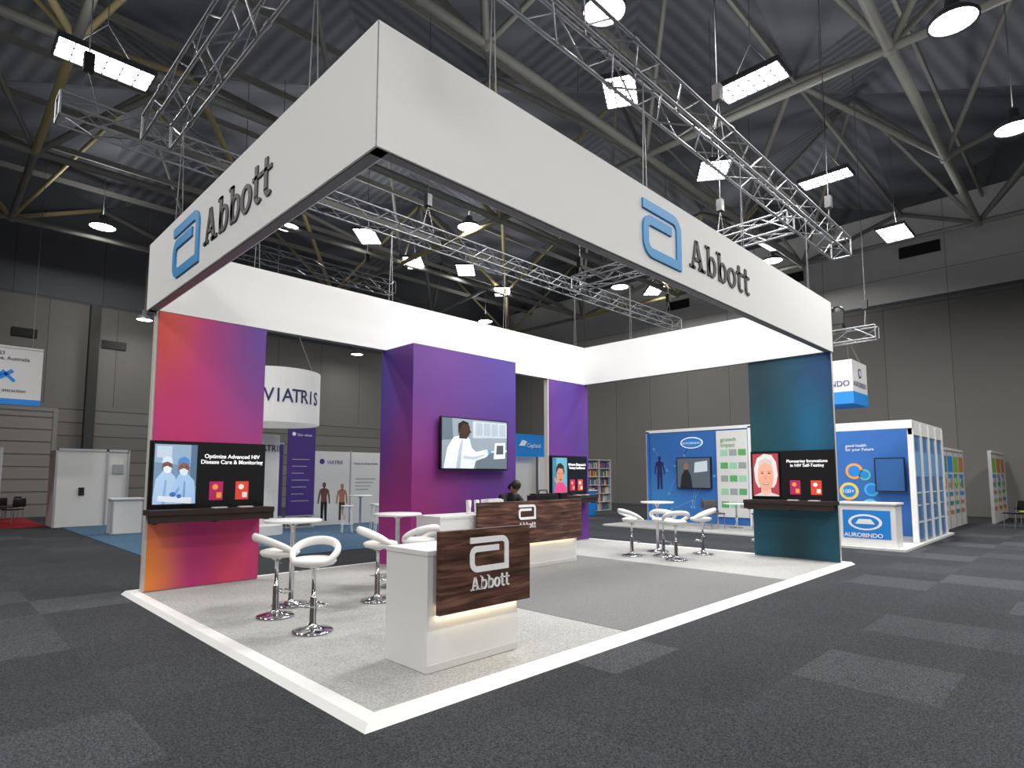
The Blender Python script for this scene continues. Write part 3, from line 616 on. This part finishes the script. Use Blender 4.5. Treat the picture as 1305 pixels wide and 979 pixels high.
table(7.3,12.4,1.05,.35,.013); wirestool(6.7,12.1); wirestool(7.6,11.8); wirestool(7.95,12.6); table(8.9,12.8,1.05,.35,.013); wirestool(8.6,12.2)

# ---------------- neighbouring stands (back right) ----------------
b=B(); b.box(15.4,17.4,14,14.06,2.45,3.4,skyb); b.box(15.4,15.5,14,14.2,0,3.4,wsh); b.box(17.3,17.4,14,14.2,0,3.4,wsh); b.box(15.5,17.3,14.5,14.56,0,2.9,wsh); b.box(16.9,17.3,13.95,14.0,.0,2.45,wsh)
s=b.done("blue_header_stand"); text("Cepheid",(16.2,13.99,2.85),.25,logow,s)
b=B(); fr=FY(15.9,13.99,2.9); b.prism([(-.2,0),(.15,0),(.3,.2),(.0,.25)],fr,logow,.01); b.done("stand_mark",s)
b=B(); b.box(17.2,17.95,11.7,12.2,0,1.0,skyb); b.box(17.15,18.0,11.65,12.25,1.0,1.05,white); fr=FY(17.3,11.7,.5); b.prism([(0,0),(.5,.05),(.4,.25),(.1,.2)],fr,logow,.01); b.done("blue_info_counter",bevel=.01)
b=B(); sx0,sx1,sy=19.6,21.4,13.4
b.box(sx0,sx1,sy+.35,sy+.4,0,2.4,wsh)
for x in (sx0,(sx0+sx1)/2-.02,sx1-.04): b.box(x,x+.04,sy,sy+.35,0,2.4,wsh)
for k in range(7): b.box(sx0,sx1,sy,sy+.35,.02+k*.39,.05+k*.39,wsh)
cs=[mat("book_%d"%i,c,.6) for i,c in enumerate(("#b04a3a","#3a6fb0","#d9c37a","#4b8a58","#dddddd","#7a4b8a"))]
for k in range(6):
    x=sx0+.06
    while x<sx1-.12:
        w=random.uniform(.03,.09); 
        if random.random()<.8: b.box(x,x+w,sy+.08,sy+.3,.05+k*.39,.05+k*.39+random.uniform(.2,.3),random.choice(cs))
        x+=w+.006
b.done("bookshelf_with_books")
molb=gradmat("molecule_blue_print","#2c65ad",[(None,1,.2,.6,"#3f82c6",.8),(None,0,1,.7,"#205496",.8)],emit=.07)
b=B(); b.box(13.9,20,3.2,8.4,0,.05,trimw); b.box(14.0,19.9,3.3,8.3,.05,.055,lightc); b.done("stand_platform")
b=B(); b.box(16.5,16.6,4.55,8.25,.056,3.15,molb)
b.box(16.45,19.5,8.2,8.28,.056,3.15,molb)
b.box(16.48,16.62,4.5,4.6,.056,3.2,white); b.box(16.48,16.62,8.2,8.32,.056,3.2,white); b.box(16.48,16.62,4.5,8.32,3.15,3.25,white)
b.box(16.62,19.2,3.3,3.4,.056,3.2,wsh)
b.box(18.2,18.3,3.4,4.5,.056,2.9,wsh)
fr=FX(16.5,8.25,0)
rnd=random.Random(3); pts=[(rnd.uniform(.2,2.5),rnd.uniform(.4,3)) for _ in range(14)]
paleb=mat("pale_blue_print","#6fa2d4",.6)
for p in pts: b.ell(p[0],p[1],.04,.04,fr,paleb,.004)
for i in range(13):
    P0=pts[i];P1=pts[(i*5+3)%14]
    if P0!=P1 and (Vector(P0)-Vector(P1)).length<1.6: stroke(b,[P0,P1],.012,fr,paleb,.003)
figure(b,.45,1.15,.7,navy,fr)
b.ell(1.7,2.75,.42,.2,fr,logow,.006); b.ell(1.7,2.75,.37,.16,fr,skyb,.008)
st=b.done("blue_exhibition_stand"); text("AUROBINDO",(16.48,6.89,2.7),.11,logow,st,'-x')
b=B(); b.box(16.4,16.48,5.83,7.08,1.2,2.25,blackp); fr=FX(16.4,7.05,1.23); b.prism([(0,0),(1.19,0),(1.19,.99),(0,.99)],fr,em("tv_scene","#55606a",.25),.003); b.prism([(.1,0),(.15,.4),(.28,.6),(.4,.6),(.5,.4),(.55,0)],fr,em("tv_dark","#22262c",.2),.002,.003); b.ell(.33,.72,.09,.12,fr,em("tv_skin","#8a6656",.3),.002,.003); b.prism([(.62,.5),(1.1,.55),(1.1,.9),(.65,.85)],fr,em("tv_light","#b9c4cc",.35),.002,.003); b.done("television_screen",st)
b=B(); b.box(16.47,16.5,4.62,5.65,.3,3.1,wsh); fr=FX(16.47,5.6,.3)
gm=[grn,mat("mint_print","#9ad0b0",.6),greyp]
for k in range(5):
    for j in range(3): b.prism([(.08+j*.3,.3+k*.42),(.33+j*.3,.3+k*.42),(.33+j*.3,.5+k*.42),(.08+j*.3,.5+k*.42)],fr,gm[(k+j)%3],.004)
gp=b.done("stand_graphics_poster",st); text("growth\nimpact",(16.46,5.5,2.75),.18,grn,gp,'-x')
gu=mat("grey_upholstery","#4b4a4a",.8)
for x,y,a in ((15.2,3.75,.5),(16.05,3.7,1.5),(14.7,4.9,2.5),(15.7,5.5,3.6)): chair(x,y,a,gu,.056)
b=B(); b.lathe((15.5,4.6,.056),[(0,0),(.22,0),(.2,.02),(.03,.04),(.025,.7),(.1,.71),(0,.71)],chrome,24); b.lathe((15.5,4.6,.765),[(0,0),(.38,0),(.38,.03),(0,.03)],white,32); b.done("round_cafe_table")
b=B(); b.box(12.8,18.4,-.3,3.0,0,.05,trimw); b.box(14.4,18.3,-.2,2.9,.05,.055,lightc); b.done("stand_platform")
b=B()
b.box(16.2,16.3,-.1,2.9,.056,2.9,molb)
b.box(14.5,18.15,-.2,-.12,2.6,2.95,white)
for k in range(5): x=14.5+k*.88; b.box(x,x+.09,-.22,-.1,.056,2.9,white)
gl=mat("display_cabinet_blue","#3a74ac",.3,noise=.2,nscale=2)
for k in range(4): 
    x=14.6+k*.88; b.box(x,x+.78,-.18,-.12,.1,2.6,gl)
    b.box(x+.1,x+.66,-.19,-.18,1.6,2.2,paleb); b.box(x+.1,x+.66,-.19,-.18,.5,.54,white); b.box(x+.1,x+.5,-.19,-.18,.9,.93,white); b.box(x+.1,x+.6,-.19,-.18,1.2,1.23,white)
b.box(14.45,14.55,-.22,2.9,2.75,2.95,white)
fr=FX(16.2,2.88,0)
for (cx1,cz1,rr,c) in ((1.35,1.75,.22,"#e8963c"),(1.2,1.2,.24,"#e2c24a"),(1.75,1.25,.18,"#3fa7d8"),(1.15,.75,.2,"#d8556a"),(1.7,.8,.2,"#6cc0e8"),(1.6,1.65,.15,"#58b89a")):
    b.ell(cx1,cz1,rr,rr,fr,mat("dot_"+c.lstrip('#'),c,.6,emit=.1),.006); b.ell(cx1,cz1,rr*.7,rr*.7,fr,skyb,.008)
rs=b.done("corner_blue_stand"); text("good health\nfor your Future",(16.19,1.72,2.42),.11,logow,rs,'-x'); text("100+",(16.17,1.85,1.15),.15,logow,rs,'-x')
b=B(); b.box(16.05,16.12,.3,1.0,1.2,2.1,blackp); fr=FX(16.05,.97,1.23); b.prism([(0,0),(.64,0),(.64,.84),(0,.84)],fr,em("tv_blue","#28588f",.2),.003); b.box(16.12,16.2,.5,.8,1.5,1.8,blackp); b.done("television_screen",rs)
b=B(); b.box(13.0,13.55,-.1,1.05,.051,.98,white); b.box(12.96,13.59,-.14,1.09,.98,1.02,white); fr=FX(13.0,1.0,.2); b.prism([(.05,.02),(1.0,.02),(1.0,.65),(.05,.65)],fr,skyb,.006); b.ell(.5,.38,.34,.18,fr,logow,.003,.006); b.ell(.5,.38,.28,.14,fr,skyb,.003,.008)
b.prism([(.3,.34),(.7,.34),(.62,.45),(.38,.45)],fr,logow,.003,.011)
ic=b.done("promotional_counter",bevel=.005); text("AUROBINDO",(12.985,.93,.25),.13,logow,ic,'-x',bold=.002)
b=B(); pl=mat("leaf_green","#3f7a35",.6,noise=.3)
px_,py_=19.0,2.6
b.lathe((px_,py_,0) ,[(0,0),(.18,0),(.24,.45),(.2,.45),(.0,.4)],white,20)
b.tube((px_,py_,.4),(px_,py_,3.0),.025,mat("stem_brown","#5a4030"),6)
for k in range(44):
    a=k*2.4; z=1.9+.03*k; L_=.38; p=Vector((px_,py_,min(z,3.0))); d=Vector((math.cos(a),math.sin(a),.5)).normalized(); sd=d.cross(Vector((0,0,1))).normalized()*.06
    b.add([p,p+d*L_*.5+sd,p+d*L_-Vector((0,0,.08)),p+d*L_*.5-sd],[(0,1,2,3)],pl)
b.done("potted_plant")
b=B(); b.box(16,17.4,1.4,2.8,3.95,4.85,wsh); b.box(15.99,17.41,1.39,2.81,3.62,3.96,skyb)
for x,y in ((16.1,1.5),(17.3,1.5),(16.1,2.7),(17.3,2.7)): b.tube((x,y,4.85),(x*.3+16*.7,y,5.3),.01,cable,4)
cs_=b.done("hanging_cube_sign"); text("AUROBINDO",(15.98,2.78,4.12),.22,navy,cs_,'-x'); text("AUROBINDO",(16.05,1.385,4.12),.2,navy,cs_,'-y')
b=B(); b.ell(.5,0,.14,.14,FY(16.2,1.4,4.52),navy,.01); b.ell(.5,0,.09,.09,FY(16.2,1.4,4.52),wsh,.012); b.done("sign_mark",cs_)
def posterwall(x0,x1,y,n,seed):
    rn=random.Random(seed); b=B(); b.box(x0,x1,y,y+.06,0,2.45,wsh); W=(x1-x0)/n
    for k in range(n+1): b.box(x0+k*W-.03,x0+k*W+.03,y-.02,y+.08,0,2.5,alup)
    b.box(x0,x1,y-.03,y+.08,2.42,2.5,white)
    cols=[skyb,greyp,grn,mat("poster_teal","#3c8f9c",.6),mat("poster_orange","#d3803a",.6),mat("skin_print","#c48a70",.6),mat("lime_print","#8cc63f",.6)]
    for k in range(n):
        fr=FY(x0+k*W+.08,y,0); w=W-.16
        b.prism([(0,1.75),(w,1.75),(w,2.25),(0,2.25)],fr,rn.choice(cols),.006)
        for j in range(5):
            z=1.55-j*.28; b.prism([(0,z),(w*rn.uniform(.4,.95),z),(w*.9,z+.12),(0,z+.14)],fr,rn.choice(cols),.006)
        b.ell(w*.6,1.4,.2,.2,fr,rn.choice(cols),.009)
    return b.done("poster_partition")
posterwall(18.6,23.4,.1,5,1); posterwall(24.0,27.6,-.6,3,2); posterwall(20.5,27.5,5,5,3)
for x,y,m in ((22.2,-1.3,black),(23.6,-1.6,mat("lime_seat","#9bd33a",.5)),(24.8,-1.8,black),(25.5,-1.3,black)): chair(x,y,.8,m)

# ---------------- attendant seated behind the long counter ----------------
def person(x,y):
    root=bpy.data.objects.new("seated_attendant",None); COL.objects.link(root); root.location=(x,y,H)
    cloth=mat("black_clothing","#17171a",.8); skin=mat("skin_tone","#a06e54",.5); hair=mat("dark_hair","#15110f",.5,noise=.3,nscale=60); 
    sp=[(0,0,.74),(0,-.02,.9),(0,-.09,1.08),(0,-.17,1.2),(0,-.22,1.26),
        (.19,-.15,1.18),(.25,-.3,1.03),(.2,-.5,1.03),(-.19,-.15,1.18),(-.25,-.3,1.03),(-.16,-.5,1.03),
        (.1,-.02,.7),(.13,-.3,.68),(.13,-.22,.3),(.13,-.24,.12),(-.1,-.02,.7),(-.13,-.3,.68),(-.13,-.22,.3),(-.13,-.24,.12)]
    ed=[(0,1),(1,2),(2,3),(3,4),(3,5),(5,6),(6,7),(3,8),(8,9),(9,10),(0,11),(11,12),(12,13),(13,14),(0,15),(15,16),(16,17),(17,18)]
    rd=[.14,.13,.145,.12,.06,.075,.05,.036,.075,.05,.036,.1,.08,.055,.045,.1,.08,.055,.045]
    o=bpy.data.meshes.new("clothed_body"); o.from_pydata(sp,ed,[]); o.materials.append(cloth)
    ob=bpy.data.objects.new("clothed_body",o); COL.objects.link(ob); ob.parent=root
    sk=ob.modifiers.new("skin","SKIN"); sk.use_smooth_shade=True
    for i,r in enumerate(rd): o.skin_vertices[0].data[i].radius=(r,r); o.skin_vertices[0].data[i].use_root=(i==0)
    s=ob.modifiers.new("sub","SUBSURF"); s.levels=2; s.render_levels=2
    b=B(); c=Vector((x,y-.3,H+1.36)); M=Matrix.Translation(c)@Matrix.Rotation(math.radians(58),4,'X')
    def ball(cc,rx,ry,rz,m,n=16):
        vs=[];fs=[]
        for i in range(n+1):
            for j in range(n*2):
                a=math.pi*i/n;t=math.pi*j/n
                vs.append(M@Vector((cc[0]+rx*math.sin(a)*math.cos(t),cc[1]+ry*math.sin(a)*math.sin(t),cc[2]+rz*math.cos(a))))
        for i in range(n):
            for j in range(n*2): k=(j+1)%(n*2); fs.append((i*2*n+j,i*2*n+k,(i+1)*2*n+k,(i+1)*2*n+j))
        b.add(vs,fs,m,True)
    ball((0,0,0),.075,.09,.115,skin); ball((0,-.03,-.06),.05,.06,.055,skin); ball((0,-.095,-.015),.013,.02,.028,skin)
    for s_ in(-1,1): ball((s_*.028,-.08,.012),.012,.008,.007,mat("eye_white","#e0ddd8")); ball((s_*.076,.0,-.01),.01,.02,.03,skin); ball((s_*.028,-.0875,.012),.006,.003,.006,black); ball((s_*.028,-.083,.032),.018,.006,.004,hair)
    ball((0,-.083,-.062),.024,.008,.007,mat("lip_tone","#8a4a42")); ball((0,.018,.035),.087,.1,.106,hair); ball((0,.06,-.05),.075,.055,.11,hair)
    hd=b.done("head"); hd.parent=root; hd.location=hd.location-root.location
    for s_,hx in ((1,.2),(-1,-.16)):
        P=[(hx,-.5,1.03),(hx,-.56,1.03),(hx,-.6,1.028)];E=[(0,1),(1,2)];R=[.028,.034,.03]
        for k,(dx,l) in enumerate(((-.03,.06),(-.01,.075),(.01,.07),(.03,.055))):
            i=len(P); P+=[(hx+dx,-.62,1.028),(hx+dx*1.1,-.62-l*.6,1.022),(hx+dx*1.1,-.62-l,1.012)]; E+=[(2,i),(i,i+1),(i+1,i+2)]; R+=[.009,.008,.007]
        i=len(P); P+=[(hx-s_*.045,-.57,1.024),(hx-s_*.06,-.6,1.018)]; E+=[(1,i),(i,i+1)]; R+=[.011,.009]
        me=bpy.data.meshes.new("hand"); me.from_pydata(P,E,[]); me.materials.append(skin); o=bpy.data.objects.new("hand",me); COL.objects.link(o); o.parent=root
        sk=o.modifiers.new("skin","SKIN"); sk.use_smooth_shade=True
        for i,r in enumerate(R): me.skin_vertices[0].data[i].radius=(r,r); me.skin_vertices[0].data[i].use_root=(i==0)
        s=o.modifiers.new("sub","SUBSURF"); s.levels=1; s.render_levels=1
    b=B()
    for s_ in(-1,1): b.box(x+s_*.13-.045,x+s_*.13+.045,y-.38,y-.18,H,H+.09,blackp)
    sh_=b.done("shoes",bevel=.02); sh_.parent=root; sh_.location=sh_.location-root.location
    b=B(); b.lathe((x,y+.02,H),[(0,0),(.2,0),(.19,.02),(.04,.05),(.03,.53),(.1,.54),(0,.54)],chrome,28); b.lathe((x,y+.02,H+.54),[(0,0),(.17,0),(.19,.03),(.17,.06),(0,.06)],blackp,28); s2=b.done("stool_under"); s2.parent=root; s2.location=s2.location-root.location
person(5.8,4.72)

# ---------------- world & colour ----------------
w=bpy.data.worlds.new("world"); SC.world=w; w.use_nodes=True; w.node_tree.nodes["Background"].inputs[0].default_value=(.5,.52,.55,1); w.node_tree.nodes["Background"].inputs[1].default_value=.2
SC.view_settings.view_transform='Standard'; SC.view_settings.look='None'; SC.view_settings.exposure=0
